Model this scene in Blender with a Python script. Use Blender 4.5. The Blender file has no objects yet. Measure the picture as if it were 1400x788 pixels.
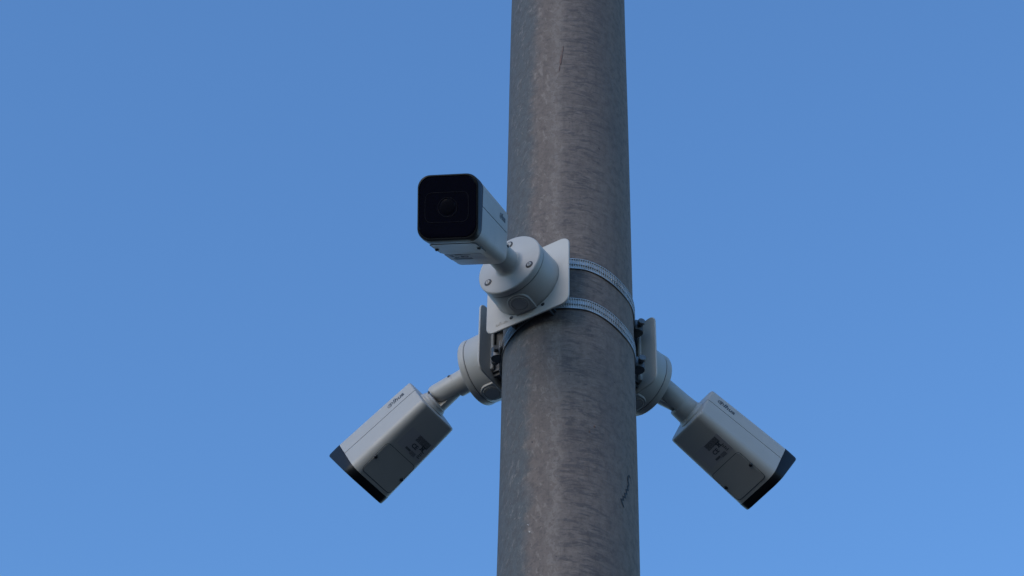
import bpy, bmesh, math, random
from math import sin, cos, pi, radians, atan2, hypot, sqrt
from mathutils import Vector, Matrix
random.seed(7)
SC = bpy.context.scene
COL = SC.collection
ZB = 3.72                                   # height of the bracket level above the ground

# ------------------------------------------------------------------ camera
cam_d = bpy.data.cameras.new('view_camera')
cam_o = bpy.data.objects.new('view_camera', cam_d); COL.objects.link(cam_o)
TH, YAW, ROLL = radians(45.0), -0.033503, 0.024167
F = Vector((sin(YAW)*cos(TH), cos(YAW)*cos(TH), sin(TH)))
R = Vector((cos(YAW), -sin(YAW), 0)); U = R.cross(F)
R2 = R*cos(ROLL) + U*sin(ROLL); U2 = U*cos(ROLL) - R*sin(ROLL)
m = Matrix.Identity(4)
for i in range(3):
    m[i][0] = R2[i]; m[i][1] = U2[i]; m[i][2] = -F[i]
m.translation = Vector((0, -2.2047, -2.1234 + ZB))
cam_o.matrix_world = m
cam_d.sensor_width = 36; cam_d.lens = 3248.4/1400*36
cam_d.clip_start = .05; cam_d.clip_end = 5000
SC.camera = cam_o

# ------------------------------------------------------------------ light
SUN_AZ = radians(-40)      # measured like everything else: 0 = towards the viewer, negative = left
SUN_EL = radians(24)
w = bpy.data.worlds.new('World'); SC.world = w; w.use_nodes = True
nt = w.node_tree; nt.nodes.clear()
out = nt.nodes.new('ShaderNodeOutputWorld'); bg = nt.nodes.new('ShaderNodeBackground')
sky = nt.nodes.new('ShaderNodeTexSky'); sky.sky_type = 'NISHITA'; sky.sun_disc = False
sky.sun_elevation = SUN_EL
sd = Vector((sin(SUN_AZ)*cos(SUN_EL), -cos(SUN_AZ)*cos(SUN_EL), sin(SUN_EL)))   # towards the sun
sky.sun_rotation = atan2(sd.x, sd.y)
sky.air_density = 1.5; sky.dust_density = .5; sky.ozone_density = 9.0
nt.links.new(sky.outputs[0], bg.inputs[0]); bg.inputs[1].default_value = .15
nt.links.new(bg.outputs[0], out.inputs[0])
sl = bpy.data.lights.new('sun', 'SUN'); sl.energy = .66; sl.angle = radians(30); sl.color = (1, .84, .66)
so = bpy.data.objects.new('sun', sl); COL.objects.link(so)
so.rotation_euler = sd.to_track_quat('Z', 'Y').to_euler(); so.location = (-4, -4, 8)
SC.view_settings.view_transform = 'Standard'; SC.view_settings.look = 'None'
SC.view_settings.exposure = .70; SC.view_settings.gamma = 1

# ------------------------------------------------------------------ materials
class NB:
    """small node-tree builder"""
    def __init__(s, name):
        s.m = bpy.data.materials.new(name); s.m.use_nodes = True
        s.t = s.m.node_tree; s.b = s.t.nodes['Principled BSDF']
    def n(s, typ, **kw):
        x = s.t.nodes.new(typ)
        for k, v in kw.items(): setattr(x, k, v)
        return x
    def l(s, a, b): s.t.links.new(a, b)
    def val(s, x, sock):
        if isinstance(x, (int, float)): sock.default_value = x
        elif isinstance(x, (tuple, list)): sock.default_value = x if len(x) != 3 or len(sock.default_value) == 3 else (*x, 1)
        else: s.l(x, sock)
    def math(s, op, a, b=0, c=0, clamp=False):
        x = s.n('ShaderNodeMath', operation=op); x.use_clamp = clamp
        s.val(a, x.inputs[0]); s.val(b, x.inputs[1]); s.val(c, x.inputs[2]); return x.outputs[0]
    def noise(s, vec, scale, detail=4, rough=.55, dist=0):
        x = s.n('ShaderNodeTexNoise'); s.l(vec, x.inputs['Vector'])
        x.inputs['Scale'].default_value = scale; x.inputs['Detail'].default_value = detail
        x.inputs['Roughness'].default_value = rough; x.inputs['Distortion'].default_value = dist
        return x.outputs['Fac']
    def maprange(s, v, a, b, c=0, d=1, smooth=True):
        x = s.n('ShaderNodeMapRange'); x.interpolation_type = 'SMOOTHSTEP' if smooth else 'LINEAR'
        s.l(v, x.inputs['Value'])
        for k, q in zip(('From Min', 'From Max', 'To Min', 'To Max'), (a, b, c, d)): x.inputs[k].default_value = q
        return x.outputs[0]
    def mix(s, f, a, b, mode='MIX'):
        x = s.n('ShaderNodeMix', data_type='RGBA', blend_type=mode)
        s.val(f, x.inputs[0]); s.val(a, x.inputs[6]); s.val(b, x.inputs[7]); return x.outputs[2]
    def comb(s, x, y, z):
        c = s.n('ShaderNodeCombineXYZ'); s.val(x, c.inputs[0]); s.val(y, c.inputs[1]); s.val(z, c.inputs[2]); return c.outputs[0]
    def bump(s, h, strength, dist):
        x = s.n('ShaderNodeBump'); x.inputs['Strength'].default_value = strength; x.inputs['Distance'].default_value = dist
        s.l(h, x.inputs['Height']); s.l(x.outputs[0], s.b.inputs['Normal'])
    def set(s, **kw):
        for k, v in kw.items(): s.val(v, s.b.inputs[k.replace('_', ' ')])

def painted(name, col, rough=.45, grime=.08, spec=.5):
    k = NB(name); tc = k.n('ShaderNodeTexCoord').outputs['Object']
    a = k.noise(tc, 35, 5, .6); b = k.noise(tc, 220, 3, .5)
    f = k.math('MULTIPLY', k.maprange(a, .35, .75), grime)
    c = k.mix(f, col, tuple(x*.55 for x in col))
    k.set(Base_Color=c, Roughness=k.maprange(a, .2, .8, rough-.06, rough+.08, False), Specular_IOR_Level=spec)
    k.bump(k.noise(tc, 1800, 2, .5), .12, .0004)
    return k.m
M = {}
M['white_paint'] = painted('white_paint', (.43, .405, .375), .42, .10)
M['white_plate'] = painted('white_plate', (.47, .445, .41), .5, .12)
M['joint_gap'] = painted('joint_gap', (.05, .055, .06), .7, .1)
M['black_bezel'] = painted('black_bezel', (.008, .009, .011), .40, .1, .22)
M['black_screw'] = painted('black_screw', (.02, .02, .022), .4, .1)
M['print_ink'] = painted('print_ink', (.05, .055, .065), .5, 0)
M['grey_ink'] = painted('grey_ink', (.12, .115, .115), .5, 0)
M['label_paper'] = painted('label_paper', (.40, .37, .37), .5, .05)
k = NB('front_glass'); tc = k.n('ShaderNodeTexCoord').outputs['Object']
k.set(Base_Color=(.0015, .0015, .006), Roughness=k.maprange(k.noise(tc, 40), .3, .7, .10, .17, False), Specular_IOR_Level=.28); M['front_glass'] = k.m
k = NB('lens_glass'); k.set(Base_Color=(.003, .003, .006), Roughness=.12, Specular_IOR_Level=.3); M['lens_glass'] = k.m
k = NB('lens_ring'); k.set(Base_Color=(.0055, .0055, .011), Roughness=.3, Specular_IOR_Level=.3); M['lens_ring'] = k.m

def steel(name, col, rough, metal=.9):
    k = NB(name); tc = k.n('ShaderNodeTexCoord').outputs['Object']
    a = k.noise(tc, 60, 5, .6)
    k.set(Base_Color=k.mix(k.maprange(a, .3, .75), col, tuple(x*.6 for x in col)), Metallic=metal,
          Roughness=k.maprange(a, .2, .8, rough-.08, rough+.12, False))
    k.bump(k.noise(tc, 900, 3), .15, .0004); return k.m
M['clamp_steel'] = steel('clamp_steel', (.52, .51, .50), .42, .65)
M['dark_steel_and_shade'] = steel('dark_steel_and_shade', (.16, .165, .17), .45, .7)  # real dark steel on clamps and cap; painted-in recess shade on webs and jaws
M['screw_steel'] = steel('screw_steel', (.55, .56, .57), .35)

# weathered pole, colour laid out by angle round the pipe and height
k = NB('weathered_steel'); tc = k.n('ShaderNodeTexCoord').outputs['Object']
sp = k.n('ShaderNodeSeparateXYZ'); k.l(tc, sp.inputs[0]); X, Y, Z = sp.outputs
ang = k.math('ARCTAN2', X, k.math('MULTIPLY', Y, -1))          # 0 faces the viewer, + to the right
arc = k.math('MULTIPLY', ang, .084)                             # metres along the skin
def ST(sx, sz, shear=0, off=0.0, zs=0):
    """stretched skin coordinates, in features per metre"""
    return k.comb(k.math('MULTIPLY', k.math('ADD', arc, k.math('MULTIPLY', Z, shear)), sx), off, k.math('MULTIPLY', k.math('ADD', Z, k.math('MULTIPLY', arc, zs)), sz))
wob = k.noise(ST(10, 26), 1, 7, .72)
arcw = k.math('ADD', arc, k.math('MULTIPLY', k.math('SUBTRACT', wob, .5), .052))
mott = k.noise(ST(110, 80, 0, 2), 1, 7, .68); mott2 = k.noise(ST(420, 300, 0, 5), 1, 4, .65)
big = k.noise(ST(16, 6, 0, 8), 1, 5, .6)
rip = k.noise(ST(26, 118, 0, 3.7, .10), 1, 5, .62, 1.0)           # horizontal ripples
rip2 = k.noise(ST(60, 240, 0, 11, -.05), 1, 4, .6, .8)
ripm = k.math('MULTIPLY', k.maprange(arcw, -.020, -.002), k.maprange(arcw, .070, .022))
scr = k.noise(ST(125, 58, -.40, 6, .3), 1, 6, .70, 1.1)           # slanted brush marks near the left edge
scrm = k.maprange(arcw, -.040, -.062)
brown = k.math('MULTIPLY', k.maprange(arcw, -.064, -.046), k.maprange(arcw, -.002, -.020))
base = k.mix(k.maprange(big, .3, .7), (.158, .139, .126), (.205, .178, .155))
base = k.mix(k.math('MULTIPLY', brown, k.maprange(big, .25, .7, .35, .9)), base, (.178, .152, .130))
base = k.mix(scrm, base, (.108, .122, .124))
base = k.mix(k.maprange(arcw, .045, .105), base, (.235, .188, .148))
R1 = k.math('MULTIPLY', k.maprange(rip, .50, .60), k.math('MULTIPLY', ripm, .66)); R2_ = k.math('MULTIPLY', k.maprange(rip2, .50, .66), k.math('MULTIPLY', ripm, .26))
base = k.mix(R1, base, (.085, .083, .086)); base = k.mix(R2_, base, (.080, .078, .080))
base = k.mix(k.math('MULTIPLY', k.maprange(rip2, .48, .34), k.math('MULTIPLY', ripm, .30)), base, (.29, .255, .22))
base = k.mix(k.math('MULTIPLY', k.maprange(scr, .56, .66), k.math('MULTIPLY', scrm, .62)), base, (.27, .255, .235))
base = k.mix(k.math('MULTIPLY', k.maprange(scr, .52, .38)), base, (.058, .064, .066))
edge = k.math('MULTIPLY', k.maprange(arcw, -.030, -.016), k.maprange(arcw, -.004, -.014))
base = k.mix(k.math('MULTIPLY', edge, k.maprange(mott, .45, .56, 0, .8)), base, (.30, .27, .235))
eb = k.math('MULTIPLY', brown, k.maprange(k.noise(ST(120, 60, .2, 13), 1, 6, .7, .6), .53, .62, 0, .65))
base = k.mix(eb, base, (.28, .25, .215))
eb2 = k.math('MULTIPLY', brown, k.maprange(k.noise(ST(90, 150, -.1, 17), 1, 6, .7, .8), .54, .64, 0, .45))
base = k.mix(eb2, base, (.095, .088, .085))
base = k.mix(k.maprange(mott, .42, .66, 0, .42), base, (.080, .073, .071))
base = k.mix(k.maprange(mott2, .52, .70, 0, .26), base, (.24, .22, .205))
base = k.mix(k.maprange(mott2, .48, .32, 0, .26), base, (.06, .058, .06))
vst = k.noise(ST(190, 7, 0, 9), 1, 4, .6)
base = k.mix(k.maprange(vst, .52, .72, 0, .26), base, (.105, .095, .09))
spk = k.noise(ST(170, 120, 0, 21), 1, 1, .4)
base = k.mix(k.maprange(spk, .765, .80, 0, .7), base, (.035, .03, .033))
base = k.mix(1.0, base, (1.0, .93, .935), 'MULTIPLY')
k.set(Base_Color=base, Metallic=0, Roughness=k.maprange(mott, .3, .7, .60, .78, False), Specular_IOR_Level=.15)
h = k.math('ADD', k.math('MULTIPLY', k.math('ADD', rip, rip2), k.math('MULTIPLY', ripm, .6)), k.math('ADD', k.math('MULTIPLY', mott, .6), k.math('MULTIPLY', k.math('MULTIPLY', scr, scrm), .7)))
k.bump(h, .55, .0018); M['weathered_steel'] = k.m

k = NB('rust'); tc = k.n('ShaderNodeTexCoord').outputs['Object']
k.set(Base_Color=k.mix(k.maprange(k.noise(tc, 400, 4), .35, .65), (.19, .100, .080), (.12, .082, .070)), Roughness=.8); M['rust'] = k.m
M['marker_ink'] = painted('marker_ink', (.024, .023, .024), .7, .3)
k = NB('asphalt'); tc = k.n('ShaderNodeTexCoord').outputs['Object']
k.set(Base_Color=k.mix(k.maprange(k.noise(tc, 1.2, 6), .3, .7), (.020, .024, .029), (.034, .038, .043)), Roughness=.9)
k.bump(k.noise(tc, 60, 6), .4, .01); M['asphalt'] = k.m
k = NB('concrete'); tc = k.n('ShaderNodeTexCoord').outputs['Object']
k.set(Base_Color=k.mix(k.maprange(k.noise(tc, 9, 6), .3, .7), (.24, .235, .225), (.32, .31, .3)), Roughness=.85)
k.bump(k.noise(tc, 90, 6), .4, .004); M['concrete'] = k.m

# ------------------------------------------------------------------ helpers
def tag(o, label=None, cat=None, group=None, kind=None):
    if label: o['label'] = label
    if cat: o['category'] = cat
    if group: o['group'] = group
    if kind: o['kind'] = kind
    return o
def empty(name, loc, rz=0):
    o = bpy.data.objects.new(name, None); COL.objects.link(o); o.empty_display_size = .03
    o.location = loc; o.rotation_euler = (0, 0, rz); return o
def mesh_of(bm, name, mat, smooth=35):
    bmesh.ops.recalc_face_normals(bm, faces=bm.faces)
    if smooth:
        lim = radians(smooth)
        for f in bm.faces: f.smooth = True
        for e in bm.edges:
            e.smooth = len(e.link_faces) == 2 and e.calc_face_angle(9) < lim
    me = bpy.data.meshes.new(name); bm.to_mesh(me); bm.free()
    me.materials.append(M[mat] if isinstance(mat, str) else mat); return me
def part(name, me, parent=None, mat4=None):
    if isinstance(me, bmesh.types.BMesh): raise TypeError
    o = bpy.data.objects.new(name, me); COL.objects.link(o)
    if parent: o.parent = parent
    if mat4 is not None: o.matrix_basis = mat4
    return o
def loft(bm, rings, cap0=True, cap1=True, close=True):
    vs = [[bm.verts.new(p) for p in r] for r in rings]
    n = len(vs[0])
    for a, b in zip(vs, vs[1:]):
        for i in range(n if close else n-1):
            j = (i+1) % n; bm.faces.new((a[i], a[j], b[j], b[i]))
    if cap0: bm.faces.new(vs[0][::-1])
    if cap1: bm.faces.new(vs[-1])
    return vs
def lathe(bm, prof, origin=(0, 0, 0), axis=(0, -1, 0), seg=48, cap0=True, cap1=True):
    """prof: (distance along the axis, radius)"""
    a = Vector(axis).normalized(); o = Vector(origin)
    u = a.orthogonal().normalized()
    if abs(a.dot(Vector((0, 0, 1)))) < .9: u = a.cross(Vector((0, 0, 1))).normalized()
    v = a.cross(u)
    loft(bm, [[o + a*d + (u*cos(2*pi*i/seg) + v*sin(2*pi*i/seg))*r for i in range(seg)] for d, r in prof], cap0, cap1)
def rrect(w, h, r, n=6, cx=0, cy=0):
    """rounded rectangle outline, anticlockwise"""
    rr = r if isinstance(r, (list, tuple)) else (r,)*4       # tr, tl, bl, br
    pts = []
    for q, (sx, sy) in enumerate(((1, 1), (-1, 1), (-1, -1), (1, -1))):
        ox, oy = cx + sx*(w/2-rr[q]), cy + sy*(h/2-rr[q])
        for i in range(n+1):
            a = pi/2*q + pi/2*i/n; pts.append((ox + rr[q]*cos(a), oy + rr[q]*sin(a)))
    return pts
def slab(bm, outline, y0, y1, bev=.0006):
    """outline in XZ extruded along Y from y0 to y1 (y1 is the outer, bevelled side)"""
    cx = sum(p[0] for p in outline)/len(outline); cz = sum(p[1] for p in outline)/len(outline)
    def ring(y, ins):
        res = []
        n = len(outline)
        for i in range(n):
            ax, az = outline[i-1]; bx, bz = outline[(i+1) % n]
            tx, tz = bx-ax, bz-az; L = hypot(tx, tz) or 1
            res.append((outline[i][0] - tz/L*ins, y, outline[i][1] + tx/L*ins))
        return res
    s = 1 if y1 > y0 else -1
    loft(bm, [ring(y0, bev), ring(y0+s*bev, 0), ring(y1-s*bev, 0), ring(y1, bev)])
def box(bm, x0, x1, y0, y1, z0, z1, bev=0):
    vs = [bm.verts.new((x, y, z)) for x in (x0, x1) for y in (y0, y1) for z in (z0, z1)]
    for f in ((0,1,3,2),(4,6,7,5),(0,4,5,1),(2,3,7,6),(0,2,6,4),(1,5,7,3)): bm.faces.new([vs[i] for i in f])
    if bev:
        es = list({e for v in vs for e in v.link_edges})
        bmesh.ops.bevel(bm, geom=es, offset=bev, segments=2, affect='EDGES', profile=.7)
def text_mesh(name, body, size, mat, shear=0, depth=.0002, bold=0):
    cu = bpy.data.curves.new(name, 'FONT'); cu.body = body; cu.size = size; cu.shear = shear
    cu.extrude = depth; cu.offset = bold; cu.resolution_u = 3
    cu.align_x = 'CENTER'; cu.align_y = 'CENTER'
    t = bpy.data.objects.new(name, cu); COL.objects.link(t)
    bpy.context.view_layer.update()
    me = bpy.data.meshes.new_from_object(t.evaluated_get(bpy.context.evaluated_depsgraph_get()))
    me.name = name; bpy.data.objects.remove(t); me.materials.clear(); me.materials.append(M[mat]); return me

# ------------------------------------------------------------------ ground
bm = bmesh.new()
for ring_r, nr in ((1, 0),):
    n = 48; rs = [0.0, 2, 8, 40, 200, 1500]
    c0 = bm.verts.new((0, 0, 0)); prev = None
    for r in rs[1:]:
        cur = [bm.verts.new((r*cos(2*pi*i/n), r*sin(2*pi*i/n), 0)) for i in range(n)]
        for i in range(n):
            j = (i+1) % n
            if prev: bm.faces.new((prev[i], cur[i], cur[j], prev[j]))
            else: bm.faces.new((c0, cur[i], cur[j]))
        prev = cur
tag(part('ground', mesh_of(bm, 'ground', 'asphalt', 0)), kind='structure')

# ------------------------------------------------------------------ the pole
PR = .084
pole = empty('steel_pole', (0, 0, 0))
tag(pole, 'tall thick weathered grey steel pole carrying the three white cameras', 'pole')
bm = bmesh.new()
seg = 128; rings = []
for z in [0.02] + [ZB-1.2 + i*.02 for i in range(121)] + [6.2]:
    ring = []
    for i in range(seg):
        a = 2*pi*i/seg
        dr = .00035*sin(a*3+z*4) + .00025*sin(a*7+z*11+1)
        ring.append(((PR+dr)*cos(a), (PR+dr)*sin(a), z))
    rings.append(ring)
loft(bm, rings)
shaft = part('shaft', mesh_of(bm, 'shaft', 'weathered_steel', 60), pole)
bm = bmesh.new(); lathe(bm, [(0, PR+.004), (.002, PR+.006), (.02, PR+.006), (.03, PR-.01), (.034, .02)], (0, 0, 6.2), (0, 0, 1), 64)
part('pole_cap', mesh_of(bm, 'pole_cap', 'dark_steel_and_shade'), pole)
bm = bmesh.new(); lathe(bm, [(0, .20), (.016, .20), (.018, .198), (.018, PR+.012), (.05, PR+.002)], (0, 0, .004), (0, 0, 1), 64)
part('base_flange', mesh_of(bm, 'base_flange', 'weathered_steel'), pole)
def skin(arc, z, r): a = arc/PR; return Vector((r*sin(a), -r*cos(a), z))
def smear(name, pts, mat, thick=.0004):
    """thin raised ribbon on the pole skin: pts = (arc, z, half width)"""
    bm = bmesh.new(); rings = []
    for i, (s, z, hw) in enumerate(pts):
        s2, z2, _ = pts[min(i+1, len(pts)-1)]; s1, z1, _ = pts[max(i-1, 0)]
        d = Vector((s2-s1, z2-z1)).normalized(); nx, nz = -d.y*hw, d.x*hw
        rings.append([skin(s+nx, z+nz, PR+.0001), skin(s+nx*.6, z+nz*.6, PR+.0004+thick), skin(s-nx*.6, z-nz*.6, PR+.0004+thick), skin(s-nx, z-nz, PR+.0001)])
    loft(bm, rings); return part(name, mesh_of(bm, name, mat), pole)

smear('rust_streak', [(-.0070, ZB+.4800, .0003), (-.0078, ZB+.4720, .0008), (-.0086, ZB+.4650, .0004)], 'rust', .0001)
smear('rust_streak', [(-.0090, ZB+.4630, .0006), (-.0098, ZB+.4570, .0018), (-.0108, ZB+.4490, .0011), (-.0110, ZB+.4440, .0016), (-.0114, ZB+.4395, .0005)], 'rust', .0001)
smear('rust_streak', [(-.0120, ZB+.4370, .0004), (-.0126, ZB+.4310, .0008), (-.0134, ZB+.4250, .0003)], 'rust', .0001)
smear('rust_spot', [(.0318, ZB-.2280, .0003), (.0324, ZB-.2295, .0012), (.0330, ZB-.2310, .0003)], 'rust', .0002)
smear('rust_spot', [(.0254, ZB-.2385, .0003), (.0258, ZB-.2396, .0009), (.0262, ZB-.2407, .0003)], 'rust', .0002)
smear('scrawl', [(x, ZB+z, h_*1.2) for x, z, h_ in ((.0905, -.2786, .0005), (.0880, -.2760, .0010), (.0850, -.2800, .0013), (.0845, -.2860, .0013), (.0862, -.2920, .0012), (.0835, -.2970, .0013),
    (.0842, -.3010, .0014), (.0800, -.3040, .0013), (.0812, -.3090, .0014), (.0768, -.3120, .0016), (.0782, -.3165, .0013), (.0735, -.3185, .0014), (.0742, -.3225, .0014), (.0700, -.3250, .0016), (.0722, -.3300, .0016), (.0745, -.3345, .0006))], 'marker_ink', .00005)
smear('paint_fleck', [(-.0474, ZB-.3850, .0004), (-.0469, ZB-.3862, .0011), (-.0464, ZB-.3874, .0005)], 'white_paint', .0002)
smear('paint_fleck', [(-.0500, ZB-.3740, .0004), (-.0488, ZB-.3752, .0004), (-.0476, ZB-.3762, .0004)], 'white_paint', .0002)

# ------------------------------------------------------------------ hose clamps
BW = .0172
def band_z(kind, a):
    d = 0 if abs(a) < 1e-9 else 0
    t = max(0, min(1, (abs(a)-radians(10))/radians(52))); t = t*t*(3-2*t)
    return (.0413 - .0113*t) if kind == 'up' else (-.0298 - .0135*t)
def band_r(a):
    """the band leaves the skin a little where it enters the bracket slots"""
    r = PR + .0009
    for c in BRK_AZ:
        d = abs((a-c+pi) % (2*pi) - pi)
        t = max(0, 1-abs(d-radians(17))/radians(20)); t = t*t*(3-2*t)
        r += .0045*t*(1 if c != BRK_AZ[0] else .25)
    return r
BRK = [  # azimuth, height and distance of the bracket, yaw, pitch, roll and rear centre E of the camera head
    dict(az=-.5475, z=.0026, rho=.099, yaw=radians(-16.8), pitch=radians(29.6), roll=radians(-10.2), e=.033, E=(-.1064, -.1841, -.0144)),
    dict(az=radians(-122.5), z=.0005, rho=.099, yaw=radians(-124.5), pitch=radians(29.1), roll=radians(4.1), e=.026, E=(-.1799, .1135, -.0233)),
    dict(az=radians(133), z=-.0015, rho=.100, yaw=radians(124), pitch=radians(24.3), roll=radians(-3.5), e=.040, E=(.1630, .1320, -.0226)),
]
BRK_AZ = [b['az'] for b in BRK]
def clamp(kind, label, housings):
    root = empty('hose_clamp', (0, 0, ZB + (.03 if kind == 'up' else -.04)))
    z0 = root.location.z
    tag(root, label, 'hose clamp', 'steel hose clamps round the pole')
    bm = bmesh.new(); N = 720; T = .0013
    # vertical profile: (fraction of the width, 'slot row' flag)
    prof = [0, .05, .10, .34, .40, .46, .90, .95, 1]
    grid = []
    for i in range(N):
        a = 2*pi*i/N; aa = (a+pi) % (2*pi) - pi
        zc = ZB + band_z(kind, aa) - z0; r = band_r(aa)
        tooth = (i % 4) < 2; tooth2 = (i % 4) < 2
        col = []
        for j, f in enumerate(prof):
            dr = T
            if j in (0, 1): dr = T*.7
            if j in (5, 6): dr = T*(.9 if tooth else -1.6)
            if j in (4,): dr = T*1.3
            if j in (2, 3): dr = T*(1.0 if tooth2 else -1.6)
            if j in (7, 8): dr = T*1.2
            rr = r + dr
            col.append(bm.verts.new((rr*sin(aa), -rr*cos(aa), zc + (f-.5)*BW)))
        for f in (1, 0):
            col.append(bm.verts.new(((r-.0002)*sin(aa), -(r-.0002)*cos(aa), zc + (f-.5)*BW)))
        grid.append(col)
    n = len(grid[0])
    for i in range(N):
        A, B = grid[i], grid[(i+1) % N]
        for j in range(n):
            q = (j+1) % n; bm.faces.new((A[j], B[j], B[q], A[q]))
    part('band', mesh_of(bm, 'clamp_band', 'clamp_steel', 25), root)
    for a in housings:
        r = band_r(a)+.0015
        zc = ZB + band_z(kind, a) - z0
        h = Matrix.Rotation(a, 4, 'Z'); h.translation = Vector((r*sin(a), -r*cos(a), zc))
        bm = bmesh.new()       # saddle under the worm screw
        pr = [(-.008, 0), (.008, 0), (.008, -.004), (.006, -.0095), (.002, -.012), (-.002, -.012), (-.006, -.0095), (-.008, -.004)]
        loft(bm, [[(x, y, z) for x, y in pr] for z in (-.008, -.0072, .0072, .008)])
        hs = part('screw_housing', mesh_of(bm, 'screw_housing', 'dark_steel_and_shade'), root, h)
        bm = bmesh.new()
        lathe(bm, [(-.016, .0042), (-.0155, .0048), (-.011, .0048), (-.0108, .003), (.012, .003), (.0122, .0036), (.0136, .0036)], (0, -.0065, 0), (1, 0, 0), 18)
        part('worm_screw', mesh_of(bm, 'worm_screw', 'dark_steel_and_shade'), hs)
        bm = bmesh.new(); box(bm, .006, .020, -.0022, -.0008, -.0065, .0065, .0003)
        part('band_tail', mesh_of(bm, 'band_tail', 'clamp_steel'), root, h)
clamp('up', 'upper steel hose clamp band round the pole, above the other band', [radians(104), radians(-93)])
clamp('lo', 'lower steel hose clamp band round the pole, ending at the right bracket', [radians(99), radians(-86)])

# ------------------------------------------------------------------ pole brackets
PW, PH, RHO, PT = .122, .1165, .099, .0026     # plate width, height, distance of its outer face, thickness
def mirror(pts): return [(-x, y) for x, y in pts][::-1]
meshes = {}
def once(key, fn):
    if key not in meshes: meshes[key] = fn()
    return meshes[key]
def m_plate():
    bm = bmesh.new(); slab(bm, rrect(PW, PH, .0125, 8), PT, 0, .0007); return mesh_of(bm, 'plate', 'white_plate')
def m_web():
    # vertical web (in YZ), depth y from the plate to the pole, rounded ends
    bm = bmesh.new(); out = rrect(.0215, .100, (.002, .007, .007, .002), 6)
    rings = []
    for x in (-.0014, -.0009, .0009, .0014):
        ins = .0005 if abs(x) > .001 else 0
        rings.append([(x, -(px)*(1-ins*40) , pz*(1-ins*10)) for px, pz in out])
    loft(bm, rings); return mesh_of(bm, 'web', 'dark_steel_and_shade')  # shade between plate and pole is put into the web's dark colour
def m_lip():
    bm = bmesh.new(); slab(bm, rrect(.0042, .088, .0018, 4), 0, .0036, .0008); return mesh_of(bm, 'folded_lip', 'white_plate')
def m_foot():
    bm = bmesh.new(); out = rrect(.011, .013, .0035, 6)
    loft(bm, [[(px, y, pz) for px, pz in out] for y in (0, .0175)]); return mesh_of(bm, 'foot', 'white_plate')
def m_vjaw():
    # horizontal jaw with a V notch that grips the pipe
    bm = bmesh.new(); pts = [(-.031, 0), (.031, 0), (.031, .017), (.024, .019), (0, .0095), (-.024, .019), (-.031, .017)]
    loft(bm, [[(x, y, z) for x, y in pts] for z in (-.00125, -.0008, .0008, .00125)]); return mesh_of(bm, 'jaw', 'dark_steel_and_shade')  # jaw coloured dark to carry the shade behind the plate
def m_hole():
    bm = bmesh.new(); lathe(bm, [(0, .0026), (.0004, .0025), (.0003, .0021), (.0001, .0003)], (0, 0, 0), (0, -1, 0), 20, False, True)
    return mesh_of(bm, 'hole', 'black_screw')
def m_emboss():
    bm = bmesh.new(); tm = text_mesh('embossed_word', 'alhua', .0085, 'white_plate', .1, .0003, .0001)
    bm.from_mesh(tm); bpy.data.meshes.remove(tm)
    bmesh.ops.rotate(bm, verts=bm.verts, cent=(0, 0, 0), matrix=Matrix.Rotation(pi/2, 3, 'X'))
    return mesh_of(bm, 'embossed_word', 'white_plate', 0)
def m_bolt():
    bm = bmesh.new(); lathe(bm, [(0, .0045), (.003, .0045), (.0035, .004), (.0035, .0024), (.009, .0024), (.0095, .002)], (0, 0, 0), (0, 1, 0), 6)
    return mesh_of(bm, 'bolt', 'screw_steel', 20)
bl = ['front left-facing white square bracket plate with two clear screw holes, on the pole',
      'left bracket plate seen almost edge-on, tucked behind the front plate and against the pole',
      'right bracket plate seen from its inner side, on the right flank of the pole']
def bracket(b, label):
    n = Vector((sin(b['az']), -cos(b['az']), 0))
    root = empty('pole_bracket', n*b['rho'] + Vector((0, 0, ZB+b['z'])), b['az'])
    tag(root, label, 'mounting bracket', 'pole brackets holding the cameras')
    part('plate', once('plate', m_plate), root)
    part('embossed_word', once('emb', m_emboss), root, Matrix.Translation((-.038, -.0001, -.0475)))
    for s in (-1, 1):
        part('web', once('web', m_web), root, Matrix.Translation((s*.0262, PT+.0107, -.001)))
        part('folded_lip', once('lip', m_lip), root, Matrix.Translation((s*.0340, PT+.0001, 0)))
        part('hole', once('hole', m_hole), root, Matrix.Translation((s*.0232, -.0001, -.0455)))
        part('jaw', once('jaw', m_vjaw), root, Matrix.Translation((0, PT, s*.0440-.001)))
        part('bolt', once('bolt', m_bolt), root, Matrix.Translation((s*.020, PT, s*.022)))
    return root

# ------------------------------------------------------------------ junction boxes
BD = .0335                                       # depth of the box
def m_boxbody():
    bm = bmesh.new(); lathe(bm, [(0, .0462), (.0015, .0468), (.004, .0466), (BD-.001, .0452), (BD, .0446)], (0, 0, 0), (0, -1, 0), 96)
    return mesh_of(bm, 'box_body', 'white_paint')
def m_knock():
    bm = bmesh.new(); lathe(bm, [(0, .0122), (.0012, .0120), (.0016, .0114), (.0016, .0104), (.0008, .0101), (.0008, .0096), (.0020, .0092), (.0020, .002)], (0, -BD*.52, -.0463), (0, 0, -1), 40)
    return mesh_of(bm, 'conduit_plug', 'white_paint', 30)
def m_boss():
    # U-shaped pad round the plug: half circle towards the lid, straight sides to the plate
    bm = bmesh.new(); cy = -BD*.52; r = .0150
    out = [(r*cos(a), cy - r*sin(a)) for a in [pi*i/20 for i in range(21)]] + [(-r, -.0006), (r, -.0006)]
    loft(bm, [[(x*k2, cy + (y-cy)*(k2 if y < cy else 1), z) for x, y in out] for z, k2 in ((-.041, 1.0), (-.0462, 1.0), (-.0468, .97))])
    return mesh_of(bm, 'plug_boss', 'white_paint', 30)
jl = ['round white junction box on the front plate, facing the viewer',
      'round grey-white junction box left of the pole, behind the front camera',
      'round grey-white junction box on the right side of the pole']
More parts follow.
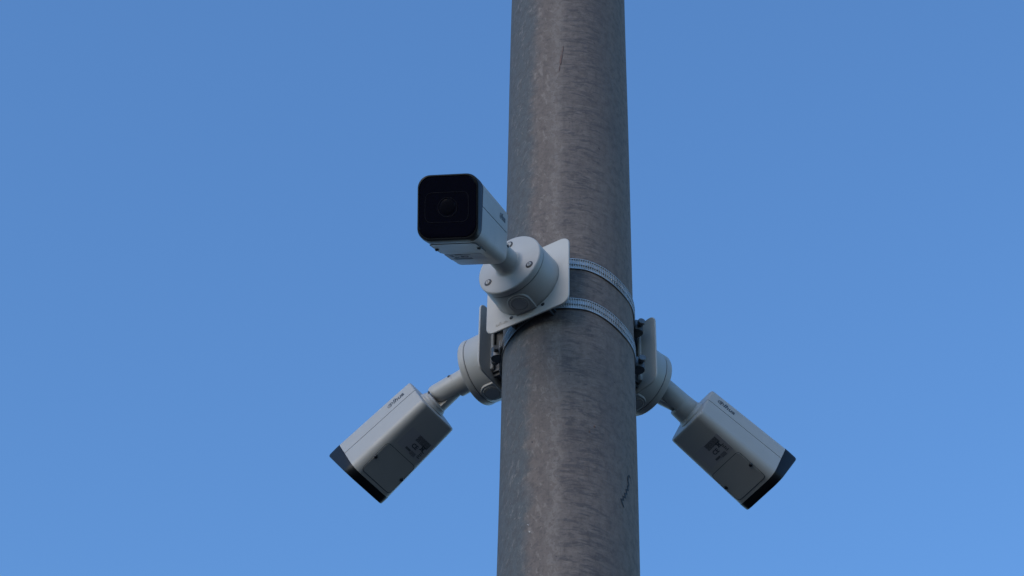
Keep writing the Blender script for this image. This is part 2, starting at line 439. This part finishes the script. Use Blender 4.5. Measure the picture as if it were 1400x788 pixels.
def junction(b, label):
    n = Vector((sin(b['az']), -cos(b['az']), 0))
    root = empty('junction_box', n*(b['rho']+.0001) + Vector((0, 0, ZB+b['z'])), b['az'])
    tag(root, label, 'junction box', 'round junction boxes behind the cameras')
    part('box_body', once('boxb', m_boxbody), root)
    part('plug_boss', once('boss', m_boss), root)
    part('conduit_plug', once('knock', m_knock), root)

# ------------------------------------------------------------------ security cameras
WR, WF, LB = .0665, .0758, .124                  # body: rear width, front width, length
SEAM = .0035
def sec(w, r, n=7): return rrect(w, w*1.035, r, n)
def wid(d): return WR + (WF-WR)*(d/LB)
def rad(d): return .0105 + (.0155-.0105)*(d/LB)
def cut(pts, z, keep):
    """clip the outline (x,z) at height z, keep = +1 the part above, -1 below"""
    res = []
    n = len(pts)
    for i in range(n):
        a, b = pts[i], pts[(i+1) % n]; ia, ib = (a[1]-z)*keep > 0, (b[1]-z)*keep > 0
        if ia: res.append(a)
        if ia != ib:
            t = (z-a[1])/(b[1]-a[1]); res.append((a[0]+(b[0]-a[0])*t, z))
    return res
def bodyrings(fn, ds): return [[(x, -d, z) for x, z in fn(d)] for d in ds]
def rounded_rear(fn):
    """rings with a small rounded rear rim"""
    def scaled(d, s):
        p = fn(0); return [(x*s, -d, z*s) for x, z in p]
    return [scaled(-.0000, .945), scaled(.0006, .975), scaled(.0018, .993), scaled(.0035, 1.0)]
def shell(keep, name):
    bm = bmesh.new()
    def fn(d, g=.0005): return cut(sec(wid(d), rad(d)), SEAM + g*keep, keep)
    rear = rounded_rear(fn)
    if True:
        # keep the seam height level while the rim is scaled
        rear = [[(x, y, (z if abs(z) > .006 else SEAM+.0005*keep)) for x, y, z in r] for r in rear]
    loft(bm, rear + [[(x, -d, z) for x, z in fn(d)] for d in (.03, .06, .09, .115, LB)])
    return mesh_of(bm, name, 'white_paint', 30)
def m_core():
    bm = bmesh.new(); fn = lambda d: [(x*.975, z*.975) for x, z in sec(wid(d), rad(d))]
    loft(bm, [[(x, -d, z) for x, z in fn(d)] for d in (.006, LB-.001)]); return mesh_of(bm, 'inner_frame', 'grey_ink')
TILT = .0090
def m_bezel():
    bm = bmesh.new(); rings = []
    base = sec(WF, .0155, 9)
    for d, s in ((LB-.0005, .990), (LB+.0003, 1.004), (LB+.004, 1.006), (LB+.011, 1.0), (LB+.0125, .985), (LB+.0130, .955)):
        fr = max(0, (d-LB)/.0130)
        ring = []
        for x, z in base:
            t = (z/WF+.5)
            ring.append((x*s, -(d + fr*(TILT*t - .0005)), z*s))
        rings.append(ring)
    # recess for the glass
    for dd, s in ((.0130, .935), (.0118, .925)):
        ring = []
        for x, z in base:
            t = z/WF+.5; ring.append((x*s, -(LB+dd+TILT*t-.0005), z*s))
        rings.append(ring)
    loft(bm, rings); return mesh_of(bm, 'front_bezel', 'black_bezel', 30)
def tilted(bm):
    """move a flat front piece (built round y = 0) on to the slanted face"""
    for v in bm.verts:
        t = v.co.z/WF+.5; v.co.y -= LB+.0118+TILT*t-.0005
def m_glass():
    bm = bmesh.new(); base = sec(WF*.922, .0142, 9)
    loft(bm, [[(x, 0, z) for x, z in base], [(x, -.0007, z) for x, z in base], [(x*.985, -.0011, z*.985) for x, z in base]])
    tilted(bm); return mesh_of(bm, 'front_glass', 'front_glass', 30)
def strip(out, w, y0, y1):
    bm = bmesh.new(); n = len(out); ri = []
    for i in range(n):
        ax, az = out[i-1]; bx, bz = out[(i+1) % n]; tx, tz = bx-ax, bz-az; L = hypot(tx, tz) or 1
        ri.append((out[i][0]-tz/L*w, out[i][1]+tx/L*w))
    rs = [[(x, y0, z) for x, z in out], [(x, y1, z) for x, z in out], [(x, y1, z) for x, z in ri], [(x, y0, z) for x, z in ri]]
    loft(bm, rs+[rs[0]], False, False); bmesh.ops.remove_doubles(bm, verts=bm.verts, dist=1e-6); return bm
def m_window():
    bm = strip(rrect(.054, .036, .008, 6, -.001, -.0005), .0007, -.0010, -.0014); tilted(bm); return mesh_of(bm, 'window_outline', 'lens_ring')
def m_lensring():
    out = [(.0122*cos(2*pi*i/40), .0118*sin(2*pi*i/40)-.0005) for i in range(40)]
    bm = strip(out, .0008, -.0010, -.0015); tilted(bm); return mesh_of(bm, 'lens_ring', 'lens_ring')
def m_lens():
    bm = bmesh.new(); lathe(bm, [(.0010, .0095), (.0013, .0092), (.0018, .006), (.0020, .002)], (0, 0, -.0005), (0, -1, 0), 32); tilted(bm)
    return mesh_of(bm, 'lens', 'lens_glass')
def zbot(d): return -wid(d)*1.035/2
def on_bottom(bm, off=0):
    """built in XY (y = -distance) at z = 0: drop on to the underside"""
    for v in bm.verts: v.co.z = zbot(-v.co.y) - off + v.co.z*1.0
def m_hatch():
    d0, d1 = .070, .1185; out = rrect(.056, d1-d0, .005, 6, 0, -(d0+d1)/2)
    bm = bmesh.new()
    loft(bm, [[(x, y, .0002) for x, y in out], [(x, y, -.0003) for x, y in out], [(x*.992, y*.9985, -.0006) for x, y in out]])
    on_bottom(bm); return mesh_of(bm, 'access_cover', 'white_paint', 30)
def m_hatchgap():
    d0, d1 = .070, .1185; out = rrect(.0575, d1-d0+.0015, .0056, 6, 0, -(d0+d1)/2)
    bm = bmesh.new(); loft(bm, [[(x, y, z) for x, y in out] for z in (.0002, -.00022)])
    on_bottom(bm); return mesh_of(bm, 'cover_gap', 'joint_gap')
def m_sticker():
    bm = bmesh.new(); out = rrect(.046, .030, .001, 3, -.004, -.048)
    loft(bm, [[(x, y, z) for x, y in out] for z in (.0002, -.00015)]); on_bottom(bm); return mesh_of(bm, 'sticker', 'label_paper')
def m_block():
    bm = bmesh.new(); rr_ = random.Random(3)
    for k_ in range(9):
        x = -.0215
        y = -.0345 - .00105*k_
        while x < .0010:
            L = rr_.uniform(.002, .006); box(bm, x, min(x+L, .0015), y-.0008, y, -.00028, .0001); x += L + .0004
    on_bottom(bm, 0); return mesh_of(bm, 'printed_block', 'grey_ink')
def m_block2():
    bm = bmesh.new(); box(bm, -.0045, .0045, -.0600, -.0570, -.00028, .0001)
    for k_ in range(5): box(bm, -.0225+.0014*(k_ % 2), -.0175, -.0500-.0023*k_, -.0486-.0023*k_, -.00028, .0001)
    for k_ in range(5):
        box(bm, -.0150, -.006 + .002*(k_ % 2), -.0575-.0011*k_, -.0569-.0011*k_, -.00028, .0001)
    on_bottom(bm, 0); return mesh_of(bm, 'printed_bars', 'grey_ink')
def m_marks():
    bm = bmesh.new()
    tm = text_mesh('certification_marks', 'CE', .0085, 'print_ink', 0, .0001, .0002)
    bm.from_mesh(tm); bpy.data.meshes.remove(tm)
    bmesh.ops.rotate(bm, verts=bm.verts, cent=(0, 0, 0), matrix=Matrix.Rotation(pi, 3, 'Y'))
    bmesh.ops.translate(bm, verts=bm.verts, vec=(-.0050, -.0505, 0))
    # crossed-out bin
    def bar(x0, y0, x1, y1, w=.0005):
        d = Vector((x1-x0, y1-y0)).normalized(); nx, ny = -d.y*w, d.x*w
        loft(bm, [[(x0+nx, y0+ny, z), (x1+nx, y1+ny, z), (x1-nx, y1-ny, z), (x0-nx, y0-ny, z)] for z in (.0001, -.0001)])
    bx, by = -.0160, -.0455
    for q in ((-.0035, -.004, .0035, .0035), (-.0035, .0035, .0035, -.004), (-.0028, .003, .0028, .003), (-.0022, .003, -.0016, -.003), (.0022, .003, .0016, -.003), (-.0016, -.003, .0016, -.003)):
        bar(bx+q[0], by+q[1], bx+q[2], by+q[3])
    for v in bm.verts: v.co.z -= .0002
    on_bottom(bm, .0001); return mesh_of(bm, 'certification_marks', 'print_ink', 0)
def m_capscrew():
    bm = bmesh.new(); lathe(bm, [(-.001, .0027), (.0006, .0027), (.0016, .0024), (.0022, .0017), (.0022, .0008), (.0012, .0007)], (0, 0, 0), (0, 0, -1), 20)
    return mesh_of(bm, 'cover_screw', 'black_screw', 30)
def m_logo():
    """swirl letter followed by lhua, in XY, centred"""
    bm = bmesh.new()
    tm = text_mesh('logo', 'lhua', .0112, 'print_ink', .22, .00012, .00028)
    bm.from_mesh(tm); bpy.data.meshes.remove(tm)
    bmesh.ops.translate(bm, verts=bm.verts, vec=(.0036, 0, 0))
    def arcband(cx, cy, rx, ry, a0, a1, w, n=22):
        rings = []
        for i in range(n+1):
            a = a0+(a1-a0)*i/n; ww = w*(.5+.5*sin(pi*min(1, (i+3)/(n))))
            ring = []
            for sx, z in ((ww, -.00012), (ww, .00012), (-ww, .00012), (-ww, -.00012)):
                ring.append((cx+(rx+sx)*cos(a)+.25*(ry+sx)*sin(a), cy+(ry+sx)*sin(a), z))
            rings.append(ring)
        loft(bm, rings)
    arcband(-.0102, -.0004, .0043, .0034, radians(-40), radians(290), .0006)
    arcband(-.0100, -.0006, .0018, .0015, radians(10), radians(370), .0005)
    arcband(-.0084, -.0012, .0012, .0022, radians(100), radians(280), .0005)
    return mesh_of(bm, 'logo', 'print_ink', 0)
def m_base():
    bm = bmesh.new()
    lathe(bm, [(0, .0446), (.0006, .0452), (.0072, .0456), (.0086, .0449), (.0092, .0436), (.0093, .0215), (.0100, .0195), (.0120, .0180), (.0150, .0171)], (0, 0, 0), (0, -1, 0), 96, True, True)
    return mesh_of(bm, 'mount_base', 'white_paint', 40)
def m_basegap():
    bm = bmesh.new(); lathe(bm, [(0, .0442), (.0016, .0442)], (0, .0009, 0), (0, -1, 0), 72); return mesh_of(bm, 'seam_ring', 'grey_ink')
def m_screw():
    bm = bmesh.new(); lathe(bm, [(0, .0052), (.0004, .0052), (.00045, .0048)], (0, 0, 0), (0, -1, 0), 24, True, True)
    return mesh_of(bm, 'screw_recess', 'black_screw')
def m_screwhead():
    bm = bmesh.new(); lathe(bm, [(.0003, .0031), (.0011, .0031), (.0014, .0027), (.0014, .0012), (.0005, .0010)], (0, 0, 0), (0, -1, 0), 20)
    return mesh_of(bm, 'screw_head', 'white_paint', 30)
AR = .0163
def tongue(bm, side, pts):
    """half-round tongue of the lap joint; side +1 / -1 in X, pts = (y, distance past the pivot or None)"""
    n = 16; rings = []
    for y, past in pts:
        h = AR if past is None or past <= 0 else sqrt(max(AR*AR - past*past, (AR*.16)**2))
        ring = []
        for i in range(n+1):
            a = -pi/2 + pi*i/n
            ring.append((side*(AR*cos(a) + .0005), y, max(-h, min(h, AR*sin(a)))))
        rings.append(ring)
    loft(bm, rings)
def m_arm1(q):
    bm = bmesh.new(); L0 = .0142
    s = max(q-AR-.0015, L0+.003)
    lathe(bm, [(L0, .0170), (L0+.001, AR+.0004), (s-.0008, AR), (s, AR-.0007)], (0, 0, 0), (0, -1, 0), 48)
    ext = min(AR, .0135 if q < .03 else AR)
    tongue(bm, 1, [(-s+.001, None), (-q, None)] + [(-(q+ext*t), ext*t) for t in (.3, .55, .75, .9, 1.0)])
    return mesh_of(bm, 'arm', 'white_paint', 40)
def m_hub():
    bm = bmesh.new(); lathe(bm, [(-.0152, .0060), (-.0148, .0066), (.0148, .0066), (.0152, .0060)], (0, 0, 0), (1, 0, 0), 28)
    lathe(bm, [(-.0012, AR*.80), (.0012, AR*.80)], (0, 0, 0), (1, 0, 0), 28); return mesh_of(bm, 'swivel_joint', 'joint_gap', 40)
def m_arm2(e, q):
    """in the head frame: rear face of the body at y = 0, pivot at y = +e"""
    bm = bmesh.new()
    s = e-AR-.0015
    m_ = max(s, .0085)
    lathe(bm, [(-.001, .0205), (.0015, .0202), (.0028, .0188), (.0050, .0183), (.0053, .0174), (.0060, .0174), (.0063, .0176), (m_*.9, AR+.0005), (m_, AR), (m_+.0010, AR-.0008)], (0, 0, 0), (0, 1, 0), 48)
    ext = min(AR, q-.004)
    tongue(bm, -1, [(m_-.001, None), (e, None)] + [(e+ext*t, ext*t) for t in (.3, .55, .75, .9, 1.0)])
    return mesh_of(bm, 'head_arm', 'white_paint', 40)
def m_setscrew():
    bm = bmesh.new(); lathe(bm, [(-.001, .0021), (.0005, .0021), (.0007, .0016), (.0007, .0007), (.0002, .0005)], (0, 0, 0), (0, 0, 1), 16)
    return mesh_of(bm, 'set_screw', 'black_screw', 30)

cl = ['front white bullet camera with its black glass face turned to the viewer',
      'left white bullet camera pointing down to the left, seen from underneath',
      'right white bullet camera pointing down to the right, seen from underneath']
def seccam(b, label):
    n = Vector((sin(b['az']), -cos(b['az']), 0))
    base = n*(b['rho']+BD+.0012) + Vector((0, 0, ZB+b['z']))
    root = empty('security_camera', base, b['az'])
    tag(root, label, 'security camera', 'white security cameras mounted round the pole')
    RW = Matrix.Translation(base) @ Matrix.Rotation(b['az'], 4, 'Z'); RI = RW.inverted()
    mb = part('mount_base', once('mbase', m_base), root)
    part('seam_ring', once('sring', m_basegap), mb)
    for a in (90, -29, -151):
        p = Matrix.Translation((.0348*cos(radians(a)), -.0093, .0348*sin(radians(a))))
        s = part('screw_recess', once('scr', m_screw), mb, p)
        part('screw_head', once('scrh', m_screwhead), mb, p)
    f = Vector((sin(b['yaw'])*cos(b['pitch']), -cos(b['yaw'])*cos(b['pitch']), -sin(b['pitch'])))
    s0 = Vector((cos(b['yaw']), sin(b['yaw']), 0)); u0 = s0.cross(f)
    if u0.z < 0: u0 = -u0
    s1 = s0*cos(b['roll']) + u0*sin(b['roll']); u1 = u0*cos(b['roll']) - s0*sin(b['roll'])
    e = b['e']; E = Vector(b['E']) + Vector((0, 0, ZB)); P = E - f*e
    dr = (P-base); q = dr.length; dr.normalize()
    ax = (s1 - dr*s1.dot(dr)).normalized(); az_ = ax.cross(-dr)
    AM = Matrix.Identity(4)
    for i in range(3): AM[i][0] = ax[i]; AM[i][1] = -dr[i]; AM[i][2] = az_[i]
    AM.translation = base
    arm = part('arm', m_arm1(q), root, RI @ AM)
    HM = Matrix.Identity(4)
    for i in range(3): HM[i][0] = s1[i]; HM[i][1] = -f[i]; HM[i][2] = u1[i]
    HM.translation = E
    loc = RI @ HM
    J = RI @ Matrix.Translation(P)
    pj = HM.copy(); pj.translation = P
    part('swivel_joint', once('hub', m_hub), root, RI @ pj)
    ha = part('head_arm', m_arm2(e, q), root, loc)
    part('set_screw', once('sets', m_setscrew), ha, Matrix.Translation((0, .012, .0176)) )
    side = Matrix.Rotation(pi/2, 4, 'Y')
    part('set_screw', once('sets', m_setscrew), ha, Matrix.Translation((.0170, .011, .002)) @ side)
    part('set_screw', once('sets', m_setscrew), arm, Matrix.Translation((AR, -max(.022, q-.016), .004)) @ side)
    hs = part('housing', once('lower', lambda: shell(-1, 'housing')), root, loc)
    part('top_cover', once('upper', lambda: shell(1, 'top_cover')), root, loc)
    part('inner_frame', once('core', m_core), hs)
    bz = part('front_bezel', once('bezel', m_bezel), root, loc)
    part('front_glass', once('glass', m_glass), bz); part('window_outline', once('wo', m_window), bz)
    part('lens_ring', once('lr', m_lensring), bz); part('lens', once('lens', m_lens), bz)
    ac = part('access_cover', once('hatch', m_hatch), root, loc)
    part('cover_gap', once('hgap', m_hatchgap), ac)
    for sx in (-1, 1):
        d = .094; part('cover_screw', once('cscr', m_capscrew), ac, Matrix.Translation((sx*.0262, -d, zbot(d)-.0002)))
    st = part('sticker', once('stick', m_sticker), root, loc)
    part('printed_block', once('blk', m_block), st); part('printed_bars', once('blk2', m_block2), st)
    part('certification_marks', once('marks', m_marks), st)
    for sx in (-1, 1):
        # text plane: local X along the body so that it reads left to right on either side
        d = .028; x = sx*(wid(d)/2+.00005)
        if sx > 0: rot = Matrix(((0, 0, 1), (1, 0, 0), (0, 1, 0))).to_4x4()
        else: rot = Matrix(((0, 0, -1), (-1, 0, 0), (0, 1, 0))).to_4x4()
        taper = Matrix.Rotation(sx*(WF-WR)/2/LB, 4, 'Z')
        part('logo', once('logo', m_logo), root, loc @ Matrix.Translation((x, -d, .0165)) @ taper @ rot)
for b, l1, l2, l3 in zip(BRK, bl, jl, cl):
    bracket(b, l1); junction(b, l2); seccam(b, l3)
